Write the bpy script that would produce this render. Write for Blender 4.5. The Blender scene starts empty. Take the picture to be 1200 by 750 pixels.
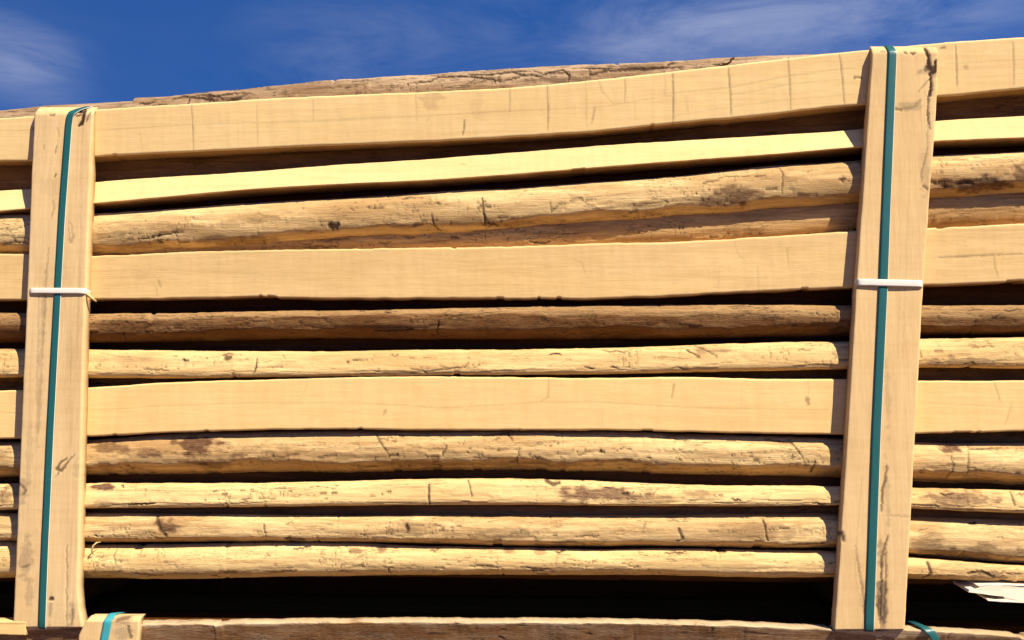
import bpy, math, random
import numpy as np
from mathutils import Matrix, Euler, Vector

S = bpy.context.scene
COL = S.collection
R = math.radians
random.seed(4)

# ------------------------------------------------------------------ camera
F = 1152.0
CAM = np.array([0.0, -1.53, 1.60])
ROT = Euler((R(96), 0, R(3)), 'XYZ')
M3 = np.array(ROT.to_matrix())
cd = bpy.data.cameras.new('camera')
cd.sensor_width = 36; cd.lens = 36 * F / 1200
cd.clip_start = 0.02; cd.clip_end = 5000
cam = bpy.data.objects.new('camera', cd); COL.objects.link(cam)
cam.location = CAM; cam.rotation_euler = ROT
S.camera = cam

def W(px, py, y=0.0):
    """photo measurement -> real point on the vertical plane at depth y"""
    d = M3 @ np.array([(px - 600) / F, -(py - 375) / F, -1.0])
    return CAM + d * ((y - CAM[1]) / d[1])

# ------------------------------------------------------------------ noise
RNG = np.random.default_rng(11)
TAB = RNG.random((256, 256))
def vn(x, y):
    xi = np.floor(x).astype(int); yi = np.floor(y).astype(int)
    fx = x - xi; fy = y - yi
    fx = fx * fx * (3 - 2 * fx); fy = fy * fy * (3 - 2 * fy)
    a = TAB[xi & 255, yi & 255]; b = TAB[(xi + 1) & 255, yi & 255]
    c = TAB[xi & 255, (yi + 1) & 255]; d = TAB[(xi + 1) & 255, (yi + 1) & 255]
    return (a * (1 - fx) + b * fx) * (1 - fy) + (c * (1 - fx) + d * fx) * fy
def fbm(x, y, o=4):
    s = 0; a = 1; t = 0
    for k in range(o):
        s = s + a * vn(x * 2 ** k + 17.3 * k, y * 2 ** k + 9.1 * k); t += a; a *= .5
    return s / t - .5
def sstep(e0, e1, x):
    t = np.clip((x - e0) / (e1 - e0), 0, 1); return t * t * (3 - 2 * t)

# ------------------------------------------------------------------ objects
def tag(o, label=None, cat=None, group=None, kind=None):
    if label: o['label'] = label
    if cat: o['category'] = cat
    if group: o['group'] = group
    if kind: o['kind'] = kind
    return o

def grid(name, P, mat, attrs=None, parent=None, closed=True, caps=True, mats=None, matidx=None, smooth=True):
    """P: n x m x 3 sweep; closed round the section, with end caps"""
    n, m, _ = P.shape
    me = bpy.data.meshes.new(name)
    co = P.reshape(-1, 3)
    mm = m if closed else m - 1
    i = np.arange(n - 1)[:, None]; j = np.arange(mm)[None, :]
    j2 = (j + 1) % m
    q = np.stack([i * m + j, i * m + j2, (i + 1) * m + j2, (i + 1) * m + j], -1).reshape(-1, 4)
    nq = len(q)
    loops = q.reshape(-1); starts = np.arange(nq) * 4
    if caps:
        loops = np.concatenate([loops, np.arange(m)[::-1], (n - 1) * m + np.arange(m)])
        starts = np.concatenate([starts, [nq * 4, nq * 4 + m]])
    me.vertices.add(len(co)); me.vertices.foreach_set('co', co.astype(np.float32).ravel())
    me.loops.add(len(loops)); me.loops.foreach_set('vertex_index', loops.astype(np.int32))
    me.polygons.add(len(starts)); me.polygons.foreach_set('loop_start', starts.astype(np.int32))
    me.update(calc_edges=True); me.validate()
    for k, v in (attrs or {}).items():
        a = me.attributes.new(k, 'FLOAT', 'POINT')
        a.data.foreach_set('value', np.asarray(v, np.float32).ravel())
    for mt in (mats or [mat]): me.materials.append(mt)
    sm = np.ones(len(me.polygons), bool) if smooth else np.zeros(len(me.polygons), bool)
    if caps: sm[-2:] = False
    me.polygons.foreach_set('use_smooth', sm)
    if matidx is not None:
        mi = np.zeros(len(me.polygons), np.int32); v = np.tile(matidx, n - 1); mi[:len(v)] = v
        me.polygons.foreach_set('material_index', mi)
    o = bpy.data.objects.new(name, me); COL.objects.link(o)
    if parent: o.parent = parent
    return o

# ------------------------------------------------------------------ materials
def newmat(name):
    m = bpy.data.materials.new(name); m.use_nodes = True
    nt = m.node_tree; b = nt.nodes['Principled BSDF']
    return m, nt, b
class NT:
    def __init__(s, nt): s.nt = nt
    def n(s, t, **k):
        x = s.nt.nodes.new(t)
        for a, v in k.items(): setattr(x, a, v)
        return x
    def l(s, a, b): s.nt.links.new(a, b)
    def mix(s, f, a, b, mode='MIX'):
        x = s.n('ShaderNodeMix', data_type='RGBA', blend_type=mode)
        for sock, v in ((x.inputs[0], f), (x.inputs[6], a), (x.inputs[7], b)):
            if hasattr(v, 'links'): s.l(v, sock)
            elif isinstance(v, (int, float)): sock.default_value = v
            else: sock.default_value = (*v, 1)
        return x.outputs[2]
    def noise(s, vec, scale, detail=4, rough=.6, dist=0):
        x = s.n('ShaderNodeTexNoise'); x.inputs['Scale'].default_value = scale
        x.inputs['Detail'].default_value = detail; x.inputs['Roughness'].default_value = rough
        x.inputs['Distortion'].default_value = dist; s.l(vec, x.inputs['Vector']); return x.outputs[0]
    def mapv(s, vec, sc, loc=(0, 0, 0)):
        x = s.n('ShaderNodeMapping'); x.inputs['Scale'].default_value = sc; x.inputs['Location'].default_value = loc
        s.l(vec, x.inputs[0]); return x.outputs[0]
    def ramp(s, f, lo, hi, a=0., b=1.):
        x = s.n('ShaderNodeMapRange'); x.inputs[1].default_value = lo; x.inputs[2].default_value = hi
        x.inputs[3].default_value = a; x.inputs[4].default_value = b; s.l(f, x.inputs[0]); return x.outputs[0]
    def math(s, op, a, b):
        x = s.n('ShaderNodeMath', operation=op)
        for k, v in enumerate((a, b)):
            if hasattr(v, 'links'): s.l(v, x.inputs[k])
            else: x.inputs[k].default_value = v
        return x.outputs[0]

def wood(name, light, dark, stain, rough_amt=1.0, fine=.35, patch=.6, vertical=False, bump=.35, seed=0, holes=.0, saw=0., spec=.15):
    m, nt, b = newmat(name); T = NT(nt)
    tc = T.n('ShaderNodeTexCoord'); oi = T.n('ShaderNodeObjectInfo')
    # each piece samples another part of the wood
    off = T.n('ShaderNodeVectorMath', operation='MULTIPLY_ADD')
    cmb = T.n('ShaderNodeCombineXYZ')
    for k in range(3): T.l(oi.outputs['Random'], cmb.inputs[k])
    T.l(cmb.outputs[0], off.inputs[0]); off.inputs[1].default_value = (37, 11, 23)
    T.l(tc.outputs['Object'], off.inputs[2]); v = off.outputs[0]
    def st(a, c, loc=(0, 0, 0)):
        return T.mapv(v, (c, a, a) if False else ((a, c, c) if not vertical else (c, c, a)), loc)
    big = T.noise(st(3.2, 16), 1, 6, .62, .6)
    med = T.noise(st(8, 110), 1, 6, .7, .5)
    fib = T.noise(st(24, 640), 1, 4, .75, .3)
    spk = T.noise(st(90, 520), 1, 4, .8)
    c = T.mix(T.math('MULTIPLY', T.ramp(big, .42, .68), patch), light, dark)
    c = T.mix(T.math('MULTIPLY', T.ramp(med, .44, .66), patch * .85), c, dark)
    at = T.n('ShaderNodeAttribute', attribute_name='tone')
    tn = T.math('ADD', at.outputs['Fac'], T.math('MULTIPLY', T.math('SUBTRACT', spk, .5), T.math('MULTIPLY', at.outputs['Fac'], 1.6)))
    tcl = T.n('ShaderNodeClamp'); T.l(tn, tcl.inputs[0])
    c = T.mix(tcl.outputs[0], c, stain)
    c = T.mix(T.ramp(fib, .35, .75, 0, fine), c, T.mix(1, c, (.45, .34, .25), 'MULTIPLY'))
    c = T.mix(T.ramp(spk, .56, .74, 0, fine * 1.2), c, T.mix(1, c, (.35, .24, .16), 'MULTIPLY'))
    if holes > 0:   # short dark checks running with the grain
        cr = T.noise(st(22, 150, (3, 7, 1)), 1, 3, .6, 1.2)
        ln = T.math('ABSOLUTE', T.math('SUBTRACT', cr, .5), 0)
        gate = T.ramp(T.noise(st(14, 40, (9, 2, 5)), 1, 3, .6), .52, .62)
        chk = T.math('MULTIPLY', T.ramp(ln, .0, .022, 1, 0), T.math('MULTIPLY', gate, holes))
        c = T.mix(chk, c, (.07, .03, .012))
    if saw > 0:     # saw chatter: faint bands across the face, and soft yellowish heartwood areas
        ch = T.noise(T.mapv(v, (95, 3, 5) if not vertical else (5, 3, 95)), 1, 3, .55)
        c = T.mix(T.ramp(ch, .42, .72, 0, saw), c, T.mix(1, c, (.80, .74, .66), 'MULTIPLY'))
        hw = T.noise(st(2.2, 9, (5, 5, 5)), 1, 4, .55, .8)
        c = T.mix(T.ramp(hw, .45, .7, 0, saw), c, T.mix(1, c, (1.04, .93, .74), 'MULTIPLY'))
        gl = T.noise(st(3.0, 210, (1, 8, 3)), 1, 4, .6, .4)
        c = T.mix(T.ramp(gl, .52, .72, 0, saw * 1.3), c, T.mix(1, c, (.80, .68, .52), 'MULTIPLY'))
    mk = T.n('ShaderNodeAttribute', attribute_name='mark')
    c = T.mix(mk.outputs['Fac'], c, (.045, .02, .01))
    T.l(c, b.inputs['Base Color'])
    b.inputs['Roughness'].default_value = .8; b.inputs['Specular IOR Level'].default_value = spec
    h = T.math('ADD', T.math('MULTIPLY', fib, .35), T.math('ADD', T.math('MULTIPLY', med, .5), T.math('MULTIPLY', spk, .35 * rough_amt)))
    if holes > 0: h = T.math('SUBTRACT', h, T.math('MULTIPLY', chk, .8))
    bp = T.n('ShaderNodeBump'); bp.inputs['Strength'].default_value = bump; bp.inputs['Distance'].default_value = .004
    T.l(h, bp.inputs['Height']); T.l(bp.outputs[0], b.inputs['Normal'])
    return m

M_SAWN = wood('sawn_wood', (.83, .60, .275), (.73, .49, .205), (.30, .16, .07), .3, .16, .5, bump=.14, saw=.2)
M_SAWN2 = wood('sawn_wood_golden', (.83, .575, .245), (.73, .475, .18), (.30, .16, .07), .3, .16, .5, bump=.14, saw=.2)
M_SAWNT = wood('sawn_wood_tan', (.77, .535, .24), (.64, .42, .165), (.34, .20, .09), .3, .22, .6, bump=.16, saw=.2)
M_PEEL = wood('peeled_pole_wood', (.82, .585, .265), (.42, .235, .085), (.14, .065, .03), 1.2, .45, .85, bump=.6, holes=.7)
M_PEEL2 = wood('clean_peeled_wood', (.86, .615, .27), (.54, .32, .115), (.15, .07, .04), 1, .36, .68, bump=.45, holes=.6)
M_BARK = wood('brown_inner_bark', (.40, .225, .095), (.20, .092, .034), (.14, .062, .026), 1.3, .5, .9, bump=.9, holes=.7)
M_PEEL3 = wood('golden_brown_pole_wood', (.66, .43, .18), (.32, .17, .06), (.14, .065, .03), 1.2, .45, .9, bump=.6, holes=.8)
M_BARK2 = wood('two_tone_bark', (.50, .31, .13), (.34, .18, .065), (.19, .082, .024), 1.3, .5, .8, bump=.9, holes=.6)
M_LOW = wood('bark_edged_wood', (.80, .60, .36), (.62, .42, .2), (.33, .165, .06), 1.3, .45, .7, bump=.9, holes=.7)
M_GREY = wood('weathered_bark', (.58, .42, .25), (.26, .155, .075), (.10, .06, .035), 1.2, .5, .95, bump=.8, holes=1)
M_DEEP = wood('gap_shade_inner_wood', (.09, .03, .006), (.05, .016, .003), (.03, .01, .002), 1, .4, .6, bump=.5, spec=0.)  # shade of the gap between bundles put into the colour: wood darkened almost black
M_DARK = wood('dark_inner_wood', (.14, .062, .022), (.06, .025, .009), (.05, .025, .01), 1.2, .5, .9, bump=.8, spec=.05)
M_BATT = wood('batten_wood', (.74, .52, .25), (.62, .41, .18), (.17, .115, .075), .3, .2, .5, vertical=True, bump=.16, saw=.22)
M_BATT2 = wood('batten_wood_pale', (.73, .525, .265), (.59, .40, .185), (.17, .115, .075), .3, .22, .55, vertical=True, bump=.16, saw=.28)
M_SPL = wood('fresh_split_wood', (.90, .80, .60), (.84, .68, .44), (.60, .55, .55), .6, .2, .4, bump=.5)

def plastic(name, col, rough=.35, var=.15, rib=.25):
    m, nt, b = newmat(name); T = NT(nt)
    tc = T.n('ShaderNodeTexCoord')
    f = T.noise(T.mapv(tc.outputs['Object'], (300, 300, 18)), 1, 4, .6)
    wv = T.n('ShaderNodeTexWave'); wv.inputs['Scale'].default_value = 130; wv.inputs['Distortion'].default_value = 1.5; T.l(T.mapv(tc.outputs['Object'], (.6, .6, 1)), wv.inputs['Vector'])
    wv.bands_direction = 'DIAGONAL'
    g = T.noise(tc.outputs['Object'], 900, 2, .5)
    c = T.mix(T.ramp(f, .35, .7, 0, var * 2), col, tuple(x * .6 for x in col))
    c = T.mix(T.ramp(g, .62, .75, 0, .4), c, tuple(min(1, x * 1.2 + .06) for x in col))
    T.l(c, b.inputs['Base Color'])
    b.inputs['Roughness'].default_value = rough; b.inputs['Specular IOR Level'].default_value = .4
    bp = T.n('ShaderNodeBump'); bp.inputs['Strength'].default_value = .15; bp.inputs['Distance'].default_value = .001
    T.l(T.math('ADD', f, T.math('MULTIPLY', wv.outputs['Fac'], rib)), bp.inputs['Height']); T.l(bp.outputs[0], b.inputs['Normal'])
    return m
M_TEAL = plastic('teal_strap_plastic', (.014, .105, .100), .4)
M_CYAN = plastic('cyan_strap_plastic', (.05, .34, .36), .35)
M_EDGE = plastic('sunlit_strap_edge', (.75, .68, .55), .5, .1, 0)  # sunlight on the strap's right edge, painted as a pale colour
M_WHITE = plastic('white_tie_plastic', (.76, .71, .60), .5, .05, 0)

# ------------------------------------------------------------------ marks
def apply_marks(P, y0, marks, tones, axis_x=True, seed=0):
    """marks: (list of photo points, width px, strength) burned in as real grooves; tones: stains"""
    n, m, _ = P.shape
    mark = np.zeros((n, m)); tone = np.zeros((n, m))
    X = P[..., 0]; Z = P[..., 2]; Y = P[..., 1]
    front = Y < (Y.min(axis=1, keepdims=True) + .022)
    for pts, w, st in marks:
        q = [W(a, b, y0)[[0, 2]] for a, b in pts]
        ww0 = w / 750 * .5; nseg = len(q) - 1; closed_mark = len(pts) < 3 or w > 2.3
        for k, (A, B) in enumerate(zip(q[:-1], q[1:])):
            ww = ww0
            lo = np.minimum(A, B) - ww * 3 - .002; hi = np.maximum(A, B) + ww * 3 + .002
            sel = front & (X > lo[0]) & (X < hi[0]) & (Z > lo[1]) & (Z < hi[1])
            if not sel.any(): continue
            x = X[sel]; z = Z[sel]
            jj = (.0005 if w < 2 else .002) if axis_x == 'saw' else .0034; jx = fbm(z * 260 + k, x * 90, 3) * jj; jz = fbm(x * 260 + k, z * 90, 3) * jj
            d = B - A; L = d @ d + 1e-12
            t = np.clip(((x + jx - A[0]) * d[0] + (z + jz - A[1]) * d[1]) / L, 0, 1)
            dist = np.hypot(x + jx - A[0] - t * d[0], z + jz - A[1] - t * d[1])
            g = (k + t) / nseg
            wv = ww * (1 if closed_mark else (.35 + 1.0 * np.sin(np.pi * g) ** .7)) * (1 + fbm(x * 260, z * 260 + k, 2) * 1.1)
            v = st * (.66 if axis_x == 'saw' else 1) * (1 - sstep(wv * .6, wv * 1.3 + .0007, dist))
            mark[sel] = np.maximum(mark[sel], v)
    for cx, cy, rx, ry, st in tones:
        c = W(cx, cy, y0)
        d = np.hypot((X - c[0]) / (rx / 750), (Z - c[2]) / (ry / 750)) + fbm(X * 70, Z * 160, 4) * 1.5
        v = st * (1 - sstep(.55, 1.1, d)) * front
        tone = np.maximum(tone, v)
    return mark, tone

def rand_cracks(n, x0, x1, yt, yb, seed, lo=6, hi=45, w=(.8, 1.9), st=(.5, 1), cross=.15):
    r = random.Random(seed); out = []; n = int(n * .3); w = (w[0] * .8, w[1] * .85)
    for _ in range(n):
        x = r.uniform(x0, x1); t = r.uniform(.06, .95)
        a = np.interp(x, [p[0] for p in yt], [p[1] for p in yt]); b = np.interp(x, [p[0] for p in yb], [p[1] for p in yb])
        y = a + (b - a) * t; sl = ((yt[-1][1] - yt[0][1]) / (yt[-1][0] - yt[0][0]))
        pts = [(x, y)]
        if r.random() < cross:
            L = r.uniform(.2, .8) * (b - a)
            for k in range(3): x += r.uniform(-3, 3); y += L / 3; pts.append((x, y))
        else:
            L = r.uniform(lo, hi) * r.random() + lo
            for k in range(r.randint(3, 5)):
                x += L / 4; y += sl * L / 4 + r.uniform(-1.6, 1.6); pts.append((x, y))
        out.append((pts, r.uniform(*w), r.uniform(*st)))
    return out

# ------------------------------------------------------------------ long members
XS = np.concatenate([np.arange(-1.5, -.95, .012), np.arange(-.95, .86, .0017), np.arange(.86, 1.45, .012)])
def curve(pts, y, xs, smooth=18):
    q = np.array([W(a, b, y)[[0, 2]] for a, b in pts])
    x0, x1 = q[0, 0], q[-1, 0]
    s0 = (q[1, 1] - q[0, 1]) / (q[1, 0] - q[0, 0]) * .4; s1 = (q[-1, 1] - q[-2, 1]) / (q[-1, 0] - q[-2, 0]) * .4
    # cubic (catmull-rom) interpolation
    t = q[:, 0]; z = q[:, 1]; mlt = np.gradient(z, t)
    k = np.clip(np.searchsorted(t, xs) - 1, 0, len(t) - 2)
    h = t[k + 1] - t[k]; u = np.clip((xs - t[k]) / h, 0, 1)
    zz = (2*u**3 - 3*u**2 + 1) * z[k] + (u**3 - 2*u**2 + u) * h * mlt[k] + (-2*u**3 + 3*u**2) * z[k+1] + (u**3 - u**2) * h * mlt[k+1]
    zz = np.where(xs < x0, z[0] + (xs - x0) * s0, zz); zz = np.where(xs > x1, z[-1] + (xs - x1) * s1, zz)
    return zz

def member(name, mat, top, bot, y0, kind='pole', tilt=0., thick=.04, n_exp=2.2, rough=.00095, edge=.0008, marks=(), tones=(),
           seed=0, xr=None, label=None, cat='', group=None, res=1, ry=None, lump=.002, parent=None, flake=.0, field=.75, under=None, band=None):
    xs = XS if res == 1 else XS[::res]
    if xr is not None:
        a = W(xr[0], 400, y0)[0]; b = W(xr[1], 400, y0)[0]
        xs = np.concatenate([[a], xs[(xs > a) & (xs < b)], [b]])
    zt = curve(top, y0, xs); zb = curve(bot, y0, xs)
    sd = seed * 7.77 + 3
    zt = zt + fbm(xs * 90, xs * 0 + sd + 70, 4) * edge + fbm(xs * 35, xs * 0 + sd, 5) * edge * 2.2; zb = zb + fbm(xs * 35, xs * 0 + sd + 50, 5) * edge * 2.2
    # the odd chip out of the arris
    zt -= sstep(.27, .30, fbm(xs * 34, xs * 0 + sd + 9, 4)) * edge * (1.8 if kind == 'board' else 3)
    zb += sstep(.22, .25, fbm(xs * 30, xs * 0 + sd + 19, 4)) * edge * (1.8 if kind == 'board' else 3)
    n = len(xs)
    if kind == 'board':
        nf = 46 if res == 1 else 14
        # section: (u: 0 top..1 bottom, d: depth fraction, flag)
        u = np.concatenate([[0, 0, 0], np.linspace(0, 1, nf), [1, 1, 1, 1, 1, 1], [.5]])
        dd = np.concatenate([[1, .5, .12], np.zeros(nf), [.10, .28, .46, .64, .82, 1], [1]])
        P = np.zeros((n, len(u), 3))
        h = (zt - zb)[:, None]
        P[..., 0] = xs[:, None]
        P[..., 2] = zt[:, None] - u * h
        ycen = y0
        P[..., 1] = ycen + tilt * (.5 - u) * 2 + dd * thick
        # eased arrises
        e = np.minimum(np.minimum(u, 1 - u) * h, .004) * 2; e = np.minimum(e, .004)
        fr = dd == 0
        P[..., 1] += np.where(fr, (1 - np.sqrt(np.clip(1 - (1 - e / .004) ** 2, 0, 1))) * .0018, 0)
        # underside is rounded bark: rises a little towards the back
        und = (u == 1) & (dd > 0)
        P[..., 2] += np.where(und, (dd ** 2) * .002 + fbm(P[..., 0] * 30, dd * 3 + sd, 3) * .003, 0)
        # slight cupping and saw chatter
        P[..., 1] += fbm(P[..., 0] * 4 + sd, P[..., 2] * 12, 3) * lump + np.where(fr, fbm(P[..., 0] * 60, P[..., 2] * 25 + sd, 3) * .0005, 0)
    else:
        nf = 48 if res == 1 else 18
        ph = np.concatenate([np.linspace(-98, 98, nf), np.linspace(98, 262, 9)[1:-1]])
        ph = np.radians(ph)
        zt = np.where(zt > CAM[2], CAM[2] + (zt - CAM[2]) * (1 + (.42 if y0 > .04 and res == 1 else .12) * (zt - zb) / 2 / 1.55), zt)   # crown of a round stick stands further back than its face
        cz = ((zt + zb) / 2)[:, None]; rz = ((zt - zb) / 2)[:, None]
        c = np.cos(ph); s = -np.sin(ph)       # ph=-90 top (s=+1), ph=0 front
        ee = 2 / n_exp
        cc = np.sign(c) * np.abs(c) ** ee; ss = np.sign(s) * np.abs(s) ** ee
        rY = (ry if ry else 1.0) * rz
        wob = fbm(xs * 5 + sd, xs * 0 + 3, 3)[:, None] * lump
        X2 = np.repeat(xs[:, None], len(ph), 1); arc = ph[None, :] * .028 + 0 * X2
        rad = fbm(X2 * 9 + sd, arc * 50, 4) * rough * 1.7 + fbm(X2 * 20 + sd, arc * 420, 5) * rough * 1.25
        if flake:   # ragged remains of the inner bark, a step above the wood
            fl = sstep(.03, .05, fbm(X2 * 10 + sd * 2, arc * 90, 5)); rad += fl * flake
        P = np.zeros((n, len(ph), 3))
        P[..., 0] = X2
        P[..., 1] = y0 + rY + wob + tilt * ss - cc * (rY + rad)
        P[..., 2] = cz + ss * (rz + rad * .5)
        if under:
            k0 = under + fbm(xs * 14 + sd, xs * 0 + 7, 4)[:, None] * .45
            P[..., 1] += np.where(c > -.2, np.clip(-ss - k0, 0, 1) * rz * 1.35, 0)
    mk = list(marks)
    mark, tone = apply_marks(P, y0, mk, tones, 'saw' if kind == 'board' else True, seed=seed)
    if kind != 'board' and res == 1 and field > 0:
        # drying checks: broken contour lines running with the grain
        w1 = fbm(X2 * 9 + sd, arc * 60, 3)
        f = fbm(X2 * 9 + sd + w1 * 1.6, arc * 190 + w1 * 3 + sd, 5)
        gate = sstep(.0, .12, fbm(X2 * 8 + sd * 3, arc * 30 + 5, 3))
        wd = .006 + .016 * sstep(0, .2, fbm(X2 * 30, arc * 60 + sd, 2))
        ck = (1 - sstep(wd * .4, wd, np.abs(f))) * gate
        f2 = fbm(X2 * 75 + sd, arc * 34 + w1 * 4, 4)
        ck2 = (1 - sstep(.006, .016, np.abs(f2))) * sstep(.13, .2, fbm(X2 * 11 + sd * 5, arc * 25 + 8, 3))
        pits = sstep(.2, .27, fbm(X2 * 80 + sd, arc * 420, 3)) * sstep(.08, .19, fbm(X2 * 7 + sd * 2, arc * 35, 3))
        mark = np.maximum(mark, field * np.maximum(np.maximum(ck * .95, ck2 * .7), pits * .7))
    P[..., 1] += mark ** 1.5 * (.0009 if kind == 'board' else .0020)
    if kind != 'board' and flake:
        tone = np.maximum(tone, (1 - fl) * 0)
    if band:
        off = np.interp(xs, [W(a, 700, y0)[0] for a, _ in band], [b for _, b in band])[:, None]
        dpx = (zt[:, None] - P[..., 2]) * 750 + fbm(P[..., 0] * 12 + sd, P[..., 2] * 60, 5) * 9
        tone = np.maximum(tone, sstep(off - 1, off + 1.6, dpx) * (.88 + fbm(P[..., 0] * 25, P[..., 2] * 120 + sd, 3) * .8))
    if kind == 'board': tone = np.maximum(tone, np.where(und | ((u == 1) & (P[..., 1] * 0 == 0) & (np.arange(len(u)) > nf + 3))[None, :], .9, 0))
    # store local to an origin on the piece
    org = np.array([xs[n // 2], y0, float((zt[n // 2] + zb[n // 2]) / 2)])
    o = grid(name, P - org, mat, {'mark': mark, 'tone': tone}, parent)
    o.location = org
    if label: tag(o, label, cat, group)
    return o

G_POLE = 'rough timber lengths stacked in the strapped bundle'
xsx = [0, 108, 200, 300, 400, 500, 600, 700, 800, 900, 1000, 1090, 1200]
def tb(ys, xs=xsx): return list(zip(xs, ys))

b1t = [(0,139),(40,136),(113,129),(225,122),(300,117),(400,112),(500,108),(600,103),(700,94),(800,83),(853,77),(923,69),(983,62),(1017,59),(1100,51),(1200,44)]
b1b = [(0,188),(37,188),(112,183),(225,177),(330,172),(400,169),(500,165),(600,160),(700,153),(800,143),(900,134),(983,124),(1010,122),(1098,113),(1200,103)]
mk1 = []
for xa, ya, xb, yb_, w, s in [(163,150,166,178,1,.15),(225,123,226,176,1.2,.6),(278,146,278,172,1,.15),(301,119,301,172,1,.28),(367,115,367,142,1.2,.35),(487,110,488,142,1.2,.25),
        (508,108,507,142,1,.15),(597,104,597,131,1.3,.5),(641,100,642,153,1.4,.62),(686,96,687,148,1.1,.3),(732,92,732,120,1.2,.45),(779,90,779,112,2.2,.2),(788,86,789,144,1.5,.68),
        (853,78,857,136,1.5,.72),(923,70,927,128,1.5,.66),(983,63,990,122,1.5,.66),(1119,53,1122,102,1.5,.66),(1186,49,1189,100,1.4,.55),(544,140,542,158,1.6,.8),(697,124,693,145,1.2,.6),(803,113,806,130,3,.15),(740,105,745,140,1.2,.12)]:
    mk1.append(([(xa, ya), ((xa+xb)/2+.6, (ya+yb_)/2), (xb, yb_)], w, s))
mk1 += [([(0,153),(113,153),(225,146),(367,142),(500,136),(600,130),(700,126),(788,112)], 1.1, .25),
        ([(790,109),(853,103),(925,89),(1010,78)], 1, .3), ([(853,112),(925,99),(1005,91)], 1, .22), ([(1001,91),(1009,91)], 2.6, .9), ([(700,92),(706,108),(718,121)], 1.3, .3),
        ([(1110,75),(1200,70)], 1, .2), ([(1102,57),(1106,56)], 2.5, .8),([(500,142),(504,136)],2,.2),
        ([(790,135),(900,119),(1000,110)], 1, .18)]
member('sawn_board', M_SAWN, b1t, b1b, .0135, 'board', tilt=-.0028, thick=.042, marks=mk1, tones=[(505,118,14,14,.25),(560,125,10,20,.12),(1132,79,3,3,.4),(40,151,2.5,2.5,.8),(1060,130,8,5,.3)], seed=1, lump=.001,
       label='topmost wide pale sawn board, crossed by thin upright saw lines, under the sky', cat='board', group=G_POLE)

b2t = [(0,222),(33,220),(110,212),(300,199),(400,191),(500,185),(600,177),(700,169),(800,163),(900,157),(993,151),(1098,140),(1200,134)]
b2b = [(0,249),(33,246),(110,240),(300,223),(400,217),(500,213),(600,206),(700,198),(800,190),(900,183),(1003,174),(1098,167),(1200,163)]
member('sawn_board', M_SAWN, b2t, b2b, .0235, 'board', tilt=.0075, thick=.062, marks=[([(540,192),(546,193)], 1.5, .35), ([(1098,140),(1112,139)], 2, .2)], seed=2, edge=.0006,
       label='narrow bright yellow sawn board, second from the top, tilted to face upward', cat='board', group=G_POLE)

l3t = tb([248,246,240,233,228,221,216,209,202,190,184,178,173]); l3b = tb([297,298,294,288,281,276,268,261,252,246,238,232,226])
r3 = rand_cracks(80, 112, 1200, l3t, l3b, 3, cross=.12)
r3 += [([(505,250),(508,262),(514,268)], 1.6, .7), ([(565,232),(568,262)], 2, .85), ([(645,236),(646,248),(655,240),(680,232),(690,240)], 1.5, .6), ([(388,264),(394,264)], 8, .95),
       ([(0,268),(12,270),(33,263)], 1.5, .6), ([(0,275),(33,279)], 1.5, .6), ([(0,286),(16,283),(33,284)], 1.8, .7), ([(1090,212),(1110,218),(1150,210),(1190,216)], 3, .6)]
member('peeled_pole', M_PEEL, l3t, l3b, .0165, 'pole', n_exp=2.3, marks=r3, seed=3, flake=.0011, under=.55,
       tones=[(862,228,28,12,.8),(830,235,26,5,.7),(165,288,40,8,.35),(270,280,60,6,.5),(620,262,70,6,.4),(1150,215,50,9,.8),(1195,205,8,8,.7),(780,250,60,4,.5)],
       label='thick cracked peeled pole below the bright narrow board, with one dark round knot', cat='pole', group=G_POLE)

l4t = tb([270,272,272,270,266,262,256,250,243,236,230,224,220]); l4b = tb([303,306,302,300,298,296,294,291,288,282,276,272,266])
member('bark_pole', M_PEEL3, l4t, l4b, .041, 'pole', n_exp=2.2, marks=rand_cracks(50, 300, 1200, l4t, l4b, 4), seed=4, flake=.001, tones=[(735,281,40,5,.0)],
       label='recessed brown pole showing only right of the middle, under the thick cracked pole', cat='pole', group=G_POLE)

b5t = tb([297,300,296,293,292,290,289,285,283,277,271,267,262]); b5b = tb([351,351,350,348,350,350,350,350,346,341,337,334,330])
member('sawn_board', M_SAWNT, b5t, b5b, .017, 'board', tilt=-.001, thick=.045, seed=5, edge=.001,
       marks=[([(105,318),(180,316),(300,320)], 1, .15), ([(105,327),(190,325)], 1, .18), ([(185,328),(188,336)], 2.5, .4), ([(183,336),(184,346)], 2, .25), ([(672,304),(682,308),(686,322)], 1.1, .25), ([(842,312),(842,340)], 1, .15), ([(888,312),(889,342)], 2.5, .2),
              ([(922,290),(924,310)], 2, .25), ([(860,282),(866,300),(874,306)], 1.2, .2), ([(1092,302),(1140,300),(1200,297)], 1.2, .7), ([(1165,299),(1166,312),(1170,324)], 1.6, .4), ([(620,330),(800,328)], .9, .1), ([(340,346),(430,346)], 1.2, .15)],
       tones=[(500,350,90,3,.3),(165,322,14,6,.15)],
       label='wide smooth tan sawn board just above the white ties level', cat='board', group=G_POLE)

l6t = tb([366,367,366,364,363,361,358,357,356,356,357,357,357]); l6b = tb([400,399,398,395,394,395,395,394,394,393,392,391,390])
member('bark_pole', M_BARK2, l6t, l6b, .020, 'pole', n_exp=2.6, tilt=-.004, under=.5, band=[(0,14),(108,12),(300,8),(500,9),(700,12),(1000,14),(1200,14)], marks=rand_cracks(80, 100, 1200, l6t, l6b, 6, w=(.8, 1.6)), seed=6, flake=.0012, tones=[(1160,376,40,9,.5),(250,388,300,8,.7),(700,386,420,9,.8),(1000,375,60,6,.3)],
       label='dark brown bark-covered pole directly below the wide tan board at the white ties', cat='pole', group=G_POLE)

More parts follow.
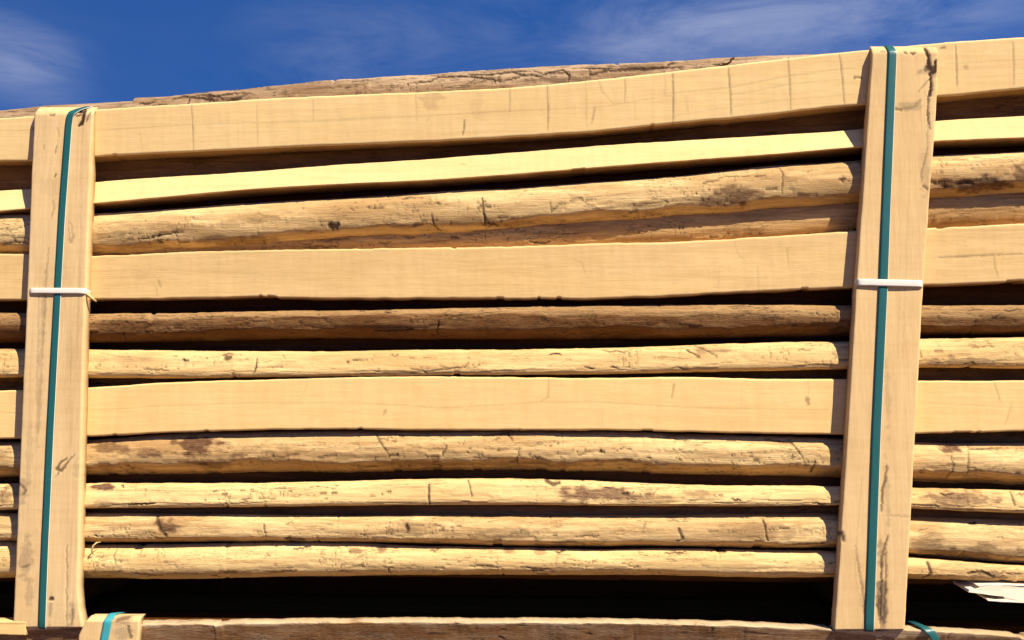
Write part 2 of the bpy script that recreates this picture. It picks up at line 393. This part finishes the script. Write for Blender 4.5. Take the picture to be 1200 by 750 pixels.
l7t = tb([408,409,410,411,411,409,409,407,404,401,399,396,394]); l7b = tb([442,442,443,442,441,440,439,438,436,434,432,430,431])
r7 = rand_cracks(60, 100, 1200, l7t, l7b, 7, w=(.7, 1.5), hi=30) + [([(264,419),(268,419)], 5, .8), ([(480,432),(500,436),(545,430),(550,424)], 1.4, .6), ([(805,410),(822,420)], 1.8, .8), ([(815,404),(840,417)], 1.4, .6)]
member('peeled_pole', M_PEEL2, l7t, l7b, .0195, 'pole', n_exp=3.2, tilt=.005, ry=.8, marks=r7, seed=7, flake=.0006, tones=[(835,411,22,4,.55),(1130,424,50,4,.5),(150,421,30,6,.2)],
       label='slim bright golden pole between the dark brown pole and the wide smooth board', cat='pole', group=G_POLE)

b8t = tb([458,454,448,445,442,441,442,443,442,444,444,446,446]); b8b = tb([514,511,507,504,503,504,504,504,506,508,509,508,505])
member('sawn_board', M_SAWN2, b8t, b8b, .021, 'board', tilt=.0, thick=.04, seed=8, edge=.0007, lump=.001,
       marks=[([(95,482),(180,476),(300,472),(420,472),(520,478),(640,471),(700,471),(820,478),(970,480)], 1.1, .24), ([(643,444),(642,466),(634,470)], 1.2, .35), ([(790,450),(787,466)], 1.8, .55), ([(947,446),(947,470)], 1, .2),
              ([(946,468),(947,473)], 5, .7), ([(452,481),(449,486)], 2, .55), ([(553,472),(543,488)], 1, .2), ([(705,474),(706,500)], 1, .15), ([(1165,448),(1172,470)], 2, .35), ([(1185,475),(1178,498)], 2, .3),([(360,449),(356,462)],1.2,.2), ([(1090,472),(1200,478)], 1, .2), ([(0,483),(22,484)], 1, .25), ([(868,450),(869,505)],1,.12)],
       label='widest smooth golden sawn board in the middle, resting on the pole with dark stain', cat='board', group=G_POLE)

l9t = tb([518,515,508,506,504,504,504,505,508,511,514,519,520]); l9b = tb([563,560,560,558,557,554,554,556,559,561,563,568,572])
r9 = rand_cracks(95, 100, 1200, l9t, l9b, 9) + [([(438,507),(446,520),(458,535)], 1.6, .7), ([(925,515),(935,528),(944,541)], 1.6, .7), ([(560,511),(595,508),(600,516)], 1.6, .7), ([(900,515),(930,520)], 1.6, .6)]
member('peeled_pole', M_PEEL, l9t, l9b, .0195, 'pole', n_exp=2.1, marks=r9, seed=9, flake=.0012, under=.38,
       tones=[(228,521,32,12,1.),(250,545,26,10,.6),(130,525,22,6,.7),(180,532,18,5,.7),(280,534,10,4,.8),(330,530,30,7,.35),(560,545,150,5,.5),(1115,525,16,5,.9),(0,530,20,10,.4)],
       label='thick round peeled pole with a large dark stain beside the left batten', cat='pole', group=G_POLE)

l10t = tb([568,567,567,567,565,562,562,565,569,570,571,573,576]); l10b = tb([598,596,595,594,593,592,592,593,593,593,592,597,601])
r10 = rand_cracks(60, 100, 1200, l10t, l10b, 10, w=(.7, 1.5), hi=26) + [([(502,568),(503,590)], 1.8, .9), ([(548,563),(553,582)], 1.5, .7), ([(640,563),(648,568),(655,566)], 4, .85), ([(1186,578),(1189,592)], 2, .7)]
member('peeled_pole', M_PEEL2, l10t, l10b, .018, 'pole', n_exp=3.2, tilt=.005, ry=.8, marks=r10, seed=10, flake=.0009,
       tones=[(700,580,60,9,.85),(760,585,70,5,.5),(820,578,20,6,.5),(115,571,20,5,1.),(125,590,20,5,.5),(1130,585,50,10,.7),(10,580,16,12,.6),(850,590,60,3,.4)],
       label='flat-faced pole third from the bundle underside, rough grey-purple flaking patch near its middle', cat='pole', group=G_POLE)

l11t = tb([603,603,604,605,606,605,606,606,605,604,605,608,612]); l11b = tb([636,638,637,637,637,640,642,643,643,645,646,655,667])
r11 = rand_cracks(80, 100, 1200, l11t, l11b, 11, w=(.7, 1.6)) + [([(477,616),(478,622)], 4, .95), ([(895,610),(899,633)], 2, .9), ([(182,606),(188,620),(195,628)], 3, .8), ([(795,620),(800,630)], 3, .8)]
member('peeled_pole', M_PEEL, l11t, l11b, .0185, 'pole', n_exp=2.6, tilt=.002, marks=r11, seed=11, flake=.0009, under=.6,
       tones=[(195,618,16,10,.8),(480,620,30,10,.4),(885,622,60,10,.35),(345,632,14,5,.8),(1090,640,20,14,.5),(1150,648,60,9,.6),(600,625,60,8,.4)],
       label='medium peeled pole second from the bundle underside, thickening right of the right batten', cat='pole', group=G_POLE)

l12t = tb([637,641,640,638,638,642,644,646,645,647,649,656,664]); l12b = tb([682,682,683,681,679,677,677,677,678,680,680,681,685])
r12 = rand_cracks(75, 100, 1200, l12t, l12b, 12, w=(.7, 1.5), hi=36) + [([(262,671),(277,671)], 2, .7), ([(840,645),(850,647)], 4, .9), ([(1088,660),(1091,672),(1086,678)], 3, .85), ([(1135,672),(1150,670),(1165,676)], 2.4, .8)]
p12 = member('peeled_pole', M_PEEL2, l12t, l12b, .0175, 'pole', n_exp=2.2, marks=r12, seed=12, flake=.0008, under=.55,
       tones=[(415,646,8,4,.7),(447,645,8,4,.7),(595,647,8,4,.6),(633,647,8,4,.5),(210,672,120,4,.3),(1165,676,30,6,.6)],
       label='lowest peeled pole of the upper bundle, above the black gap', cat='pole', group=G_POLE)

def tube(name, pts, rad, mat, parent=None, k=8):
    pts = np.array(pts); n = len(pts); P = np.zeros((n, k, 3))
    rad = np.broadcast_to(rad, (n,))
    for i in range(n):
        t = pts[min(i + 1, n - 1)] - pts[max(i - 1, 0)]; t = t / np.linalg.norm(t)
        u = np.cross(t, [0.1, 1, .2]); u /= np.linalg.norm(u); v = np.cross(t, u)
        for j in range(k):
            a = 2 * math.pi * j / k; P[i, j] = pts[i] + rad[i] * (u * math.cos(a) + v * math.sin(a))
    org = np.array(parent.location) if parent else pts[0]
    o = grid(name, P - org, mat, {'mark': np.zeros((n, k)), 'tone': np.zeros((n, k))}, parent)
    if not parent: o.location = org
    return o
tube('bark_curl', [W(x, y, d) for x, y, d in [(118,635,.02),(113,636,.012),(109,640,.008),(107.5,646,.012),(109,650,.017)]], np.array([.0006, .0012, .0014, .0012, .0006]), M_PEEL2, p12)

# ---- on top of the bundle, against the sky
kt = [(0,127),(45,122),(100,119),(143,117),(300,105),(500,90),(700,78),(860,64.5),(930,62),(985,60),(1060,62),(1200,62)]
kb = [(a, b + 45) for a, b in kt]
member('weathered_plank', M_GREY, kt, kb, .088, 'pole', n_exp=2.6, seed=21, tones=[(150,120,20,5,.2)], marks=rand_cracks(20, 0, 1000, kt, [(a, b + 14) for a, b in kt], 22),
       label='plain weathered slab furthest back on the bundle top, showing past the cracked slab', cat='slab', group='slabs lying on the bundle top', lump=.001)
at_ = [(143,114.5),(200,110),(300,101),(370,94),(450,88),(500,85),(600,79),(700,74),(800,69.5),(858,66.5)]
ab = [(a, b + 40) for a, b in at_]
rA = [([(479-480+250,115),(262,114),(300,110),(310,105)], 1.6, .0)]
cA = [([(200,117),(212,111),(250,117),(243,109),(262,116)], 2, .9), ([(228,110),(250,112),(282,108),(300,111)], 1.5, .8), ([(478,98),(505,96),(512,90),(545,89),(590,95),(622,87),(630,89)], 2, .95),
      ([(548,86),(570,88),(600,84),(622,82)], 1.8, .9), ([(580,96),(585,91)], 1.5, .8), ([(622,92),(650,83),(660,81),(667,88),(666,95)], 2, .95), ([(143,115),(143.5,127)], 2.4, .9), ([(640,88),(625,82)], 1.4, .8),
      ([(690,88),(710,83),(760,80),(800,78)], 2.2, .9), ([(668,79),(720,77),(780,74)], 1.2, .6), ([(268,119),(283,115)], 2, .9), ([(243,112),(246,119)], 2, .9)]
member('bark_plank', M_GREY, at_, ab, .054, 'pole', n_exp=2.6, seed=22, flake=.0018, rough=.0018, marks=cA + rand_cracks(85, 150, 855, at_, [(a, b + 18) for a, b in at_], 23, w=(.9, 2), hi=40), xr=(143, 858),
       tones=[(760,80,40,4,.7),(255,116,40,4,.4),(650,94,60,4,.6)],
       label='rough cracked bark slab lying along the bundle top against the blue sky', cat='slab', group='slabs lying on the bundle top', lump=.001)
tw = tube('twig_stub', [W(x, y, d) for x, y, d in [(846,75,.052),(852,75,.045),(856,72.5,.043),(857,69.5,.043),(860,68,.045)]], np.array([.001, .002, .0018, .002, .0022]), M_DARK)
tag(tw, 'small dark twig stub standing up at the right end of the cracked bark slab', 'twig')

# ---- poles of the next layer back, glimpsed dark through the gaps
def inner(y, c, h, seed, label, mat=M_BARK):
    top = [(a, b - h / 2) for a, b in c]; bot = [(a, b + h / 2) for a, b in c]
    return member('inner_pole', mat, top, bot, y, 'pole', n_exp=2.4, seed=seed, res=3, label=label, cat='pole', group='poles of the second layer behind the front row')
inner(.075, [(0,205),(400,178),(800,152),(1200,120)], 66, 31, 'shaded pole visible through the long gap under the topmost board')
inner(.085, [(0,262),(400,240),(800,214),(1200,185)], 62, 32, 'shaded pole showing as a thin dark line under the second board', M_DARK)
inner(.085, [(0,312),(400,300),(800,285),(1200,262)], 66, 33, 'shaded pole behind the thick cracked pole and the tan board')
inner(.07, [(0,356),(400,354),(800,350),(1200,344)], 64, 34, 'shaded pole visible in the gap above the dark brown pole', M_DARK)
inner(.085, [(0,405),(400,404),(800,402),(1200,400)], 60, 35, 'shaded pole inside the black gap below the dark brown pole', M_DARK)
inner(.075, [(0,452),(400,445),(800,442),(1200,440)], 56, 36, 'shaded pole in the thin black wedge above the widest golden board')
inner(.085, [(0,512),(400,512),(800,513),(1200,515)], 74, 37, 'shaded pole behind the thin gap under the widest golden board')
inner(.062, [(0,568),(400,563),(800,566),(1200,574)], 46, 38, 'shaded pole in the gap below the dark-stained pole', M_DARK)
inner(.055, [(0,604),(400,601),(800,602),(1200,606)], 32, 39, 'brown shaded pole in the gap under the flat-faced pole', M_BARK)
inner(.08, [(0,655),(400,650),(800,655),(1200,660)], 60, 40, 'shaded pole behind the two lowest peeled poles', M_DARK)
member('inner_pole', M_DARK, [(0,60),(1200,60)], [(0,200),(1200,200)], .14, 'pole', n_exp=4, seed=41, res=3, xr=(-200, -190)) if False else None

# ------------------------------------------------------------------ battens, straps, ties
def lerp(pts, y):
    p = sorted(pts, key=lambda q: q[1]); return np.interp(y, [q[1] for q in p], [q[0] for q in p])
def batten(name, mat, left, right, ytop, ybot, back, seed, marks, tones, label, group, yfront=0., cham=12, chback=.014):
    ys = np.linspace(ybot, ytop + cham, 420); nf = 60
    u = np.concatenate([[0, 0], np.linspace(0, 1, nf), [1, 1]])
    d = np.concatenate([[1, .4], np.zeros(nf), [.4, 1]])
    rows = []
    def row(yp, yoff, zadd=0):
        a = W(lerp(left, yp), yp, yfront); b = W(lerp(right, yp), yp, yfront)
        th = back(yp); P = np.zeros((len(u), 3))
        jag = fbm(np.array([yp * .05]), np.array([seed * 3.]), 4)[0] * .0012
        P[:, 0] = a[0] + (b[0] - a[0]) * u + np.where(u < .5, jag, -jag) * 1
        P[:, 2] = a[2] + (b[2] - a[2]) * u
        e = np.minimum(np.minimum(u, 1 - u) * (b[0] - a[0]) * 2.2, .003)
        P[:, 1] = yfront + yoff + np.where(d == 0, (1 - np.sqrt(np.clip(1 - (1 - e / .003) ** 2, 0, 1))) * .001, 0)
        P[:, 1] += d * th
        P[:, 1] += np.where(d == 0, fbm(P[:, 0] * 20 + seed, P[:, 2] * 6, 3) * .0015, 0)
        return P
    for yp in ys: rows.append(row(yp, 0))
    for k in range(1, 11):
        t = k / 10; yp = ytop + cham * (1 - t)
        rows.append(row(yp, chback * (t ** 1.5)))
    P = np.array(rows)
    P[0, :, 2] += fbm(u * 6, u * 0 + seed, 2) * .002
    mark, tone = apply_marks(P, yfront, marks, tones)
    P[..., 1] += mark ** 1.5 * .0018
    org = P[0].mean(0); org[1] = yfront
    o = grid(name, P - org, mat, {'mark': mark, 'tone': tone}); o.location = org
    tag(o, label, 'batten', group); return o

G_B = 'upright battens holding the upper bundle'
LL = [(41,122),(38,180),(30,380),(15,735)]; LR = [(109,122),(106,180),(97.5,400),(91,690),(93,715),(97,735)]
RL = [(1023,50),(1018,125),(1003,340),(995,475),(978,738)]; RR = [(1100,50),(1097,130),(1082,330),(1072,520),(1060,738)]
mL = [([(92,131),(98,129),(97,140),(93,147)], 3.6, 1.), ([(98,130),(96,146)], 4, 1.), ([(90,136),(96,134)], 2.5, .8), ([(105,132),(101,143)], 1.6, .7), ([(59,135),(63,135)], 3.5, .6),
      ([(66,172),(65,180)], 1.2, .6), ([(51,170),(51,175)], 1, .4), ([(65,205),(64,208)], 1.6, .7), ([(67,150),(69,160)], 1, .3), ([(57,290),(54,320),(53,360),(51,385),(50,410)], 1.2, .35), ([(46,330),(44,420),(42,470)], 1, .25), ([(80,280),(84,285),(88,275)], 1, .35),
      ([(78,537),(70,543),(66,550),(72,552),(79,541)], 2, .8), ([(64,560),(76,545),(88,532)], 1.4, .55), ([(23,568),(30,575),(26,580)], 2.4, .6), ([(78,640),(78,735)], 1.1, .5), ([(58,702),(61,702)], 3, .95),
      ([(85,715),(84,732)], 1.6, .5), ([(60,255),(63,245),(62,235)], 1, .35), ([(83,390),(82,520)], 1, .16), ([(24,664),(30,665),(34,662)], 2, .5), ([(93,300),(91,420)], 1, .15), ([(96,180),(94,300)], 1, .14), ([(80,260),(84,262),(85,282),(82,285),(80,262)], .9, .35)]
tL = [(30,660,9,30,.4),(34,690,6,22,.3),(26,575,8,20,.35),(50,380,3,70,.3),(46,470,3,60,.3),(59,715,3,20,.5),(84,720,4,20,.4),(100,139,8,5,.2),(60,220,16,12,.12),(34,540,5,50,.2),(90,550,5,12,.2)]
def backL(y): return .020 - .014 * (1 - min(1, max(0, (y - 122) / 80)))
def backR(y): return .020 - .014 * (1 - min(1, max(0, (y - 50) / 95)))
batten('batten', M_BATT2, LL, LR, 122.5, 735, backL, 51, mL, tL, 'left upright batten, pale wood with a small black knot near its top', G_B)
mR = [([(1086,51),(1087,58),(1089,70),(1088,80)], 4.2, 1.), ([(1088,72),(1090,79),(1093,85),(1096,83),(1097,72)], 4, 1.), ([(1086,78),(1096,80)], 4, .9), ([(1084,82),(1090,80)], 3, .7), ([(1090,86),(1091,98),(1090,112)], 3, 1.), ([(1090,105),(1088,115),(1087,140),(1090,152)], 1.8, .8), ([(1087,140),(1086,180),(1080,200),(1079,215)], 1.1, .4),
      ([(1049,128),(1056,129)], 2, .7), ([(1054,128),(1063,128),(1072,125),(1078,118)], 4, .32), ([(1060,61),(1061,62)], 2.6, .8), ([(1067,61),(1070,63),(1073,62)], 2.2, .8), ([(1034,60),(1037,60)], 3, .45), ([(1076,108),(1084,98),(1090,92)], 1.5, .4),
      ([(1082,218),(1087,222)], 2, .7), ([(1039,545),(1037,562),(1034,575),(1033,600)], 1.8, .7), ([(1040,628),(1036,640),(1033,655),(1032,735)], 1.6, .75), ([(1038,632),(1038,690),(1035,735)], 1.4, .6), ([(1002,640),(1006,665),(1012,700),(1014,735)], 1.2, .45), ([(1004,650),(1010,690)], 1, .3),
      ([(987,625),(988,632)], 4, .85), ([(1038,604),(1060,605),(1072,606)], 1.1, .3), ([(1055,300),(1052,420)], 1, .1), ([(1025,80),(1015,300)], 1, .1), ([(1066,200),(1058,420)], 1, .12), ([(1028,700),(1030,720)], 4, .5), ([(1010,560),(1002,660)], 1, .14)]
tR = [(1091,83,14,8,.45),(1068,124,16,6,.35),(1085,210,7,30,.25),(1034,705,6,34,.85),(1033,650,5,20,.5),(1040,460,4,50,.25),(1040,580,3,40,.3),(1012,710,4,40,.25),(1095,60,8,6,.2)]
batten('batten', M_BATT, RL, RR, 50.5, 738, backR, 52, mR, tR, 'right upright batten, tan wood with a long black crack at its top right', G_B)

def ribbon(name, path, width, thick, mats, label, group, cat='strap', horiz=False, parent=None):
    """path: world points of the ribbon's outer centre line with outward normals"""
    pts = np.array([p[0] for p in path]); nor = np.array([p[1] for p in path], float)
    n = len(pts); P = np.zeros((n, 10, 3))
    tang = np.gradient(pts, axis=0)
    for i in range(n):
        t = tang[i] / np.linalg.norm(tang[i]); nn = nor[i] - t * (nor[i] @ t); nn /= np.linalg.norm(nn)
        s = np.cross(t, nn); s /= np.linalg.norm(s)
        if (horiz and s[2] < 0) or (not horiz and s[0] < 0): s = -s
        off = [(-.5, 0), (-.3, .00015), (0, .0003), (.3, .00015), (.46, 0), (.5, -.2), (.5, -1), (.2, -1), (-.2, -1), (-.5, -1)]
        for j, (a, b) in enumerate(off):
            bb = b if abs(b) < .1 else b * thick
            P[i, j] = pts[i] + s * a * width + nn * bb
    idx = np.zeros(10, int)
    if len(mats) > 1: idx[4] = 1; idx[5] = 1
    org = pts[0].copy()
    o = grid(name, P - org, None, {'mark': np.zeros((n, 10)), 'tone': np.zeros((n, 10))}, parent, mats=mats, matidx=idx)
    o.location = org if not parent else (0, 0, 0)
    if label: tag(o, label, cat, group)
    return o

def strap_path(cl, ytop, ybot, cham, y0, chback, backlen=.35, rise=.002):
    path = []
    zb = W(lerp(cl, ybot), ybot, y0)
    path.append((zb + np.array([0, .03, -.0015]), (0, -.1, -1))); path.append((zb + np.array([0, .002, -.0012]), (0, -.7, -.7)))
    for yp in np.linspace(ybot - 2, ytop + cham + 3, 60):
        a = W(lerp(cl, yp), yp, y0); path.append((a + np.array([0, fbm(np.array([yp * .01]), np.array([1.]))[0] * .0006, 0]), (0, -1, 0)))
    top = None
    for k in range(0, 8):
        t = k / 7; yp = ytop + cham * (1 - t); a = W(lerp(cl, yp), yp, y0) + np.array([0, chback * t ** 1.5, 0]); path.append((a, (0, -1, .3 + t * 1.6))); top = a
    path.append((top + np.array([0, .004, .0015]), (0, -.25, 1)))
    for k in range(1, 6): path.append((top + np.array([0, .004 + backlen * k / 5, .0022 + rise * k]), (0, 0, 1)))
    return path
G_S = 'teal straps round the upper bundle'
sl = [(98,122),(90,126.5),(84,132),(81,138),(72.5,250),(67.5,340),(59,500),(52.5,640),(49,735)]
sr = [(1045,50),(1046,62),(1046,66),(1038.5,250),(1035.5,330),(1027.5,500),(1019,735)]
ribbon('strap', strap_path(sl, 121.5, 736.5, 12, -.0016, .0145), .0118, .0009, [M_TEAL, M_EDGE], 'teal plastic strap running down the left upright batten', G_S)
ribbon('strap', strap_path(sr, 49.5, 739.5, 12, -.0016, .0145), .0135, .0009, [M_TEAL, M_EDGE], 'teal plastic strap running down the right upright batten', G_S)

def tie(xa, ya, xb, yb, wpx, label, tail=None):
    y0 = -.0030; a = W(xa, ya, y0); b = W(xb, yb, y0)
    path = [(a + np.array([.0006, .022, -.001]), (-1, 0, 0)), (a + np.array([-.0004, .006, 0]), (-1, -.2, 0)), (a + np.array([.0012, .0012, 0]), (-.7, -.7, 0))]
    for t in np.linspace(.04, .96, 24):
        p = a + (b - a) * t; p = p + np.array([0, -.0007 * math.sin(t * 3.14) + 0, fbm(np.array([t * 4.]), np.array([xa * .1]), 2)[0] * .001]); path.append((p, (0, -1, 0)))
    path += [(b + np.array([-.0012, .0012, 0]), (.7, -.7, 0)), (b + np.array([.0004, .006, -.001]), (1, -.2, 0)), (b + np.array([0, .022, -.002]), (1, 0, 0))]
    o = ribbon('tie_band', path, wpx / 750, .0010, [M_WHITE], label, 'white ties round the battens', 'tie', horiz=True)
    return o
tl = tie(34, 340.5, 100, 341, 6.8, 'white plastic tie wrapped round the left batten over its strap')
tr = tie(1004.5, 330.5, 1082, 332.5, 8, 'white plastic tie wrapped round the right batten over its strap')
tube('tie_tail', [W(x, y, d) for x, y, d in [(101,343,.002),(104,346,.002),(108,349.5,.004),(113,353.5,.010)]], np.array([.0022, .0026, .002, .0012]), M_SAWN2, tl)

# ------------------------------------------------------------------ lower bundle
G_LOW = 'timber lengths on top of the lower bundle'
t1 = [(-200,732),(100,731),(163,730),(300,728),(400,727),(600,727),(800,729),(900,732),(956,735),(1060,736),(1130,739),(1200,744)]
b_1 = [(a, b + 46) for a, b in t1]
mlow = rand_cracks(60, 160, 1200, t1, [(a, b + 20) for a, b in t1], 61, w=(1, 2.4))
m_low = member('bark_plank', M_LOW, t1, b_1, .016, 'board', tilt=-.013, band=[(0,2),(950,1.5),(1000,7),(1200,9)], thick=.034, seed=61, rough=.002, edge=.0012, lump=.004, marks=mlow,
       tones=[(200,742,60,10,.6),(300,744,60,8,.5),(500,745,80,9,.5),(720,745,60,6,.6),(850,738,30,5,.7),(1120,752,80,8,.9)],
       label='brown bark slab on the lower bundle with a thin sunlit top edge', cat='slab', group=G_LOW)
member('sawn_board', M_SAWN2, [(-200,725),(0,728),(38,728)], [(-200,742),(0,744),(38,745)], .000, 'board', thick=.03, seed=62, xr=(-200, 47), marks=[([(0,731),(38,731)], 1.2, .4)],
       label='short pale board end at the bottom left corner under the left batten', cat='board', group=G_LOW)
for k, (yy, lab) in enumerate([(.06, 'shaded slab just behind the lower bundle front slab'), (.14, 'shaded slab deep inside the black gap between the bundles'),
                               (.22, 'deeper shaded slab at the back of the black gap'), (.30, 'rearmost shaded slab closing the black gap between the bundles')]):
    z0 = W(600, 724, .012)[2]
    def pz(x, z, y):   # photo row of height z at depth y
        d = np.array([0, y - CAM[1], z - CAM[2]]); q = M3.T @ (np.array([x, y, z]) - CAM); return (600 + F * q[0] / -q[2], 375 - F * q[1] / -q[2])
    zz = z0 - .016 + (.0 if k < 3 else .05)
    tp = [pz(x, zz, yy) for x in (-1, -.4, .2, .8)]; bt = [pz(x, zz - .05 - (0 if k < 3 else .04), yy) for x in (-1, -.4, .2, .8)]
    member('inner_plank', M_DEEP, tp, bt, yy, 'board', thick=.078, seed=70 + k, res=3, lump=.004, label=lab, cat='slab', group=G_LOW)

# lower battens and straps (only their tops are in the picture)
LBL = [(95,723),(90,760),(72,900)]; LBR = [(163,725),(161,760),(150,900)]
batten('batten', M_BATT2, [(103,723),(92,745),(80,900)], [(163,723),(162,745),(150,900)], 723, 900, lambda y: .015, 53,
       [([(137,727),(149,725)], 3.5, .6), ([(150,735),(153,748)], 3, .6)], [(145,740,12,12,.35),(140,727,14,5,.5)], 'top end of the lower bundle batten, rounded, with a cyan strap', 'upright battens of the lower bundle', yfront=-.006, cham=6, chback=.010)
o = ribbon('strap', strap_path([(127,723),(125,735),(122,750),(108,900)], 722.5, 905, 6, -.0076, .0105, .03, -.0008), .0125, .0009, [M_CYAN], 'light cyan strap over the lower batten at the bottom left', 'straps of the lower bundle')
# strap bending over the slab edge on the right
p0 = W(1084, 736.5, .003)
pp = [(p0 + np.array([-.004, .05, .001]), (0, 0, 1)), (p0 + np.array([-.002, .02, .0018]), (0, 0, 1)), (p0 + np.array([0, .004, .0016]), (0, -.2, 1)), (W(1088, 738.5, .0005), (0, -.7, .7))]
pp += [(W(x, y, .0), (0, -1, .1)) for x, y in ((1092, 742), (1096, 749), (1098, 758), (1097, 800), (1092, 880))]
ribbon('strap', pp, .0125, .0009, [M_TEAL], 'teal strap bending over the lower slab at the bottom right', 'straps of the lower bundle')

# splintered board end in the gap on the right
def outline_solid(name, poly, y0, th, mat, label, cat, seed=0):
    import bmesh
    bm = bmesh.new()
    f = [bm.verts.new(W(a, b, y0 + fbm(np.array([a * .1]), np.array([b * .1]))[0] * .004)) for a, b in poly]
    g = [bm.verts.new(Vector(v.co) + Vector((0, th, .004))) for v in f]
    bm.faces.new(f); bm.faces.new(g[::-1])
    for i in range(len(f)):
        j = (i + 1) % len(f); bm.faces.new([f[i], g[i], g[j], f[j]])
    bmesh.ops.recalc_face_normals(bm, faces=bm.faces)
    me = bpy.data.meshes.new(name); bm.to_mesh(me); bm.free(); me.materials.append(mat)
    org = Vector(W(1200, 695, y0)); me.transform(Matrix.Translation(-org))
    o = bpy.data.objects.new(name, me); COL.objects.link(o); o.location = org
    tag(o, label, cat); return o
outline_solid('splintered_board', [(1146,686),(1148,688.5),(1143,690.5),(1136,691),(1135,694),(1148,695.5),(1162,697.5),(1176,699),(1178,702),(1168,703),(1156,701.5),(1158,704),(1176,706),(1204,706.5),(1240,709),(1400,716),(1400,694),(1290,690),(1200,686.5),(1172,685.5)],
              .010, .06, M_SPL, 'bright splintered board end poking into the dark gap at the right edge', 'board')

# bearer blocks that carry the upper bundle (behind the battens)
def bearer(x, label):
    import bmesh
    z0 = W(600, 724, .012)[2] + .004; z1 = W(x, 676, .05)[2]
    bm = bmesh.new(); bmesh.ops.create_cube(bm, size=1)
    xa = W(x, 700, .05)[0]
    for v in bm.verts: v.co = Vector((v.co.x * .07, v.co.y * .3 , v.co.z * (z1 - z0)))
    bmesh.ops.bevel(bm, geom=bm.edges[:], offset=.003, segments=2, affect='EDGES')
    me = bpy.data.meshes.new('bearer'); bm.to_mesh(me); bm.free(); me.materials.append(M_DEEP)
    o = bpy.data.objects.new('bearer', me); COL.objects.link(o); o.location = (xa, .20, (z0 + z1) / 2)
    tag(o, label, 'bearer', 'bearers between the bundles')
bearer(58, 'dark bearer block behind the foot of the left batten')
bearer(1020, 'dark bearer block behind the foot of the right batten')

# ------------------------------------------------------------------ ground
m, nt, b = newmat('gravel_yard'); T = NT(nt); tc = T.n('ShaderNodeTexCoord')
c = T.mix(T.ramp(T.noise(tc.outputs['Object'], 3, 8, .7), .35, .65), (.09, .045, .018), (.13, .07, .03)); T.l(c, b.inputs['Base Color']); b.inputs['Roughness'].default_value = .95
me = bpy.data.meshes.new('ground'); me.from_pydata([(-2000,-2000,0),(2000,-2000,0),(2000,2000,0),(-2000,2000,0)], [], [(0,1,2,3)]); me.materials.append(m)
g = bpy.data.objects.new('ground', me); COL.objects.link(g); tag(g, kind='structure')

# ------------------------------------------------------------------ light
EL, AZ = 48, 48     # sun height; degrees to the right of the stack's normal (behind the camera)
sdir = Vector((math.cos(R(EL)) * math.sin(R(AZ)), -math.cos(R(EL)) * math.cos(R(AZ)), math.sin(R(EL))))
L = bpy.data.lights.new('sun', 'SUN'); L.energy = 5.0; L.angle = R(.5); L.color = (1, .90, .74)
so = bpy.data.objects.new('sun', L); COL.objects.link(so); so.rotation_euler = sdir.to_track_quat('Z', 'Y').to_euler(); so.location = (2, -3, 5)

w = bpy.data.worlds.new('World'); S.world = w; w.use_nodes = True
nt = w.node_tree; T = NT(nt); bg = nt.nodes['Background']
tc = T.n('ShaderNodeTexCoord')
sky = T.n('ShaderNodeTexSky', sky_type='NISHITA'); sky.sun_disc = False
sky.sun_elevation = R(EL); sky.sun_rotation = math.atan2(sdir.x, sdir.y)
sky.air_density = 1.0; sky.dust_density = .2; sky.ozone_density = 4.0; sky.altitude = 1500
# a clear mountain-dark sky down to the skyline
v = T.mapv(tc.outputs['Generated'], (.6, .6, 1), (0, 0, .38)); T.l(v, sky.inputs['Vector']) if 'Vector' in sky.inputs else None
hs = T.n('ShaderNodeHueSaturation'); hs.inputs['Saturation'].default_value = 1.22; T.l(sky.outputs[0], hs.inputs['Color'])
skc = T.mix(1, hs.outputs[0], (1.0, 1.09, 1.40), 'MULTIPLY')
# wispy cirrus
cv = T.mapv(tc.outputs['Generated'], (1.2, 1, 4.5), (.3, 0, .2))
n1 = T.noise(cv, 4.6, 12, .66, .6)
n0 = T.noise(T.mapv(tc.outputs['Generated'], (1, 1, 2.4), (2, 1, 0)), 2.2, 3, .5)
cl = T.math('MULTIPLY', T.ramp(n0, .42, .75), .12)
for (px, py, rad, stg) in ((0, 55, .07, .75), (24, 88, .07, .55), (60, 60, .05, .25), (410, 60, .13, .42), (850, 25, .16, .75), (1000, 5, .14, .6), (760, 60, .10, .5), (1150, 5, .12, .5), (600, 30, .16, .3)):
    d = M3 @ np.array([(px - 600) / F, -(py - 375) / F, -1.0]); d /= np.linalg.norm(d)
    ds = T.n('ShaderNodeVectorMath', operation='SUBTRACT'); nv = T.n('ShaderNodeVectorMath', operation='NORMALIZE')
    T.l(tc.outputs['Generated'], nv.inputs[0]); T.l(nv.outputs[0], ds.inputs[0]); ds.inputs[1].default_value = d
    sc = T.n('ShaderNodeVectorMath', operation='MULTIPLY'); T.l(ds.outputs[0], sc.inputs[0]); sc.inputs[1].default_value = (1, 1, 2.1)
    ln = T.n('ShaderNodeVectorMath', operation='LENGTH'); T.l(sc.outputs[0], ln.inputs[0])
    cl = T.math('ADD', cl, T.ramp(ln.outputs['Value'], rad, 0, 0, stg))
cl = T.math('MULTIPLY', cl, T.ramp(n1, .33, .72))
cc = T.n('ShaderNodeClamp'); T.l(cl, cc.inputs[0])
col = T.mix(T.math('MULTIPLY', cc.outputs[0], .55), skc, (4.6, 4.9, 6.2))
T.l(col, bg.inputs[0]); bg.inputs[1].default_value = .075

S.render.engine = 'CYCLES'
S.cycles.max_bounces = 5; S.cycles.diffuse_bounces = 3
S.view_settings.view_transform = 'Standard'; S.view_settings.look = 'None'; S.view_settings.exposure = .78; S.view_settings.gamma = 1
S.render.resolution_x = 1024; S.render.resolution_y = 640
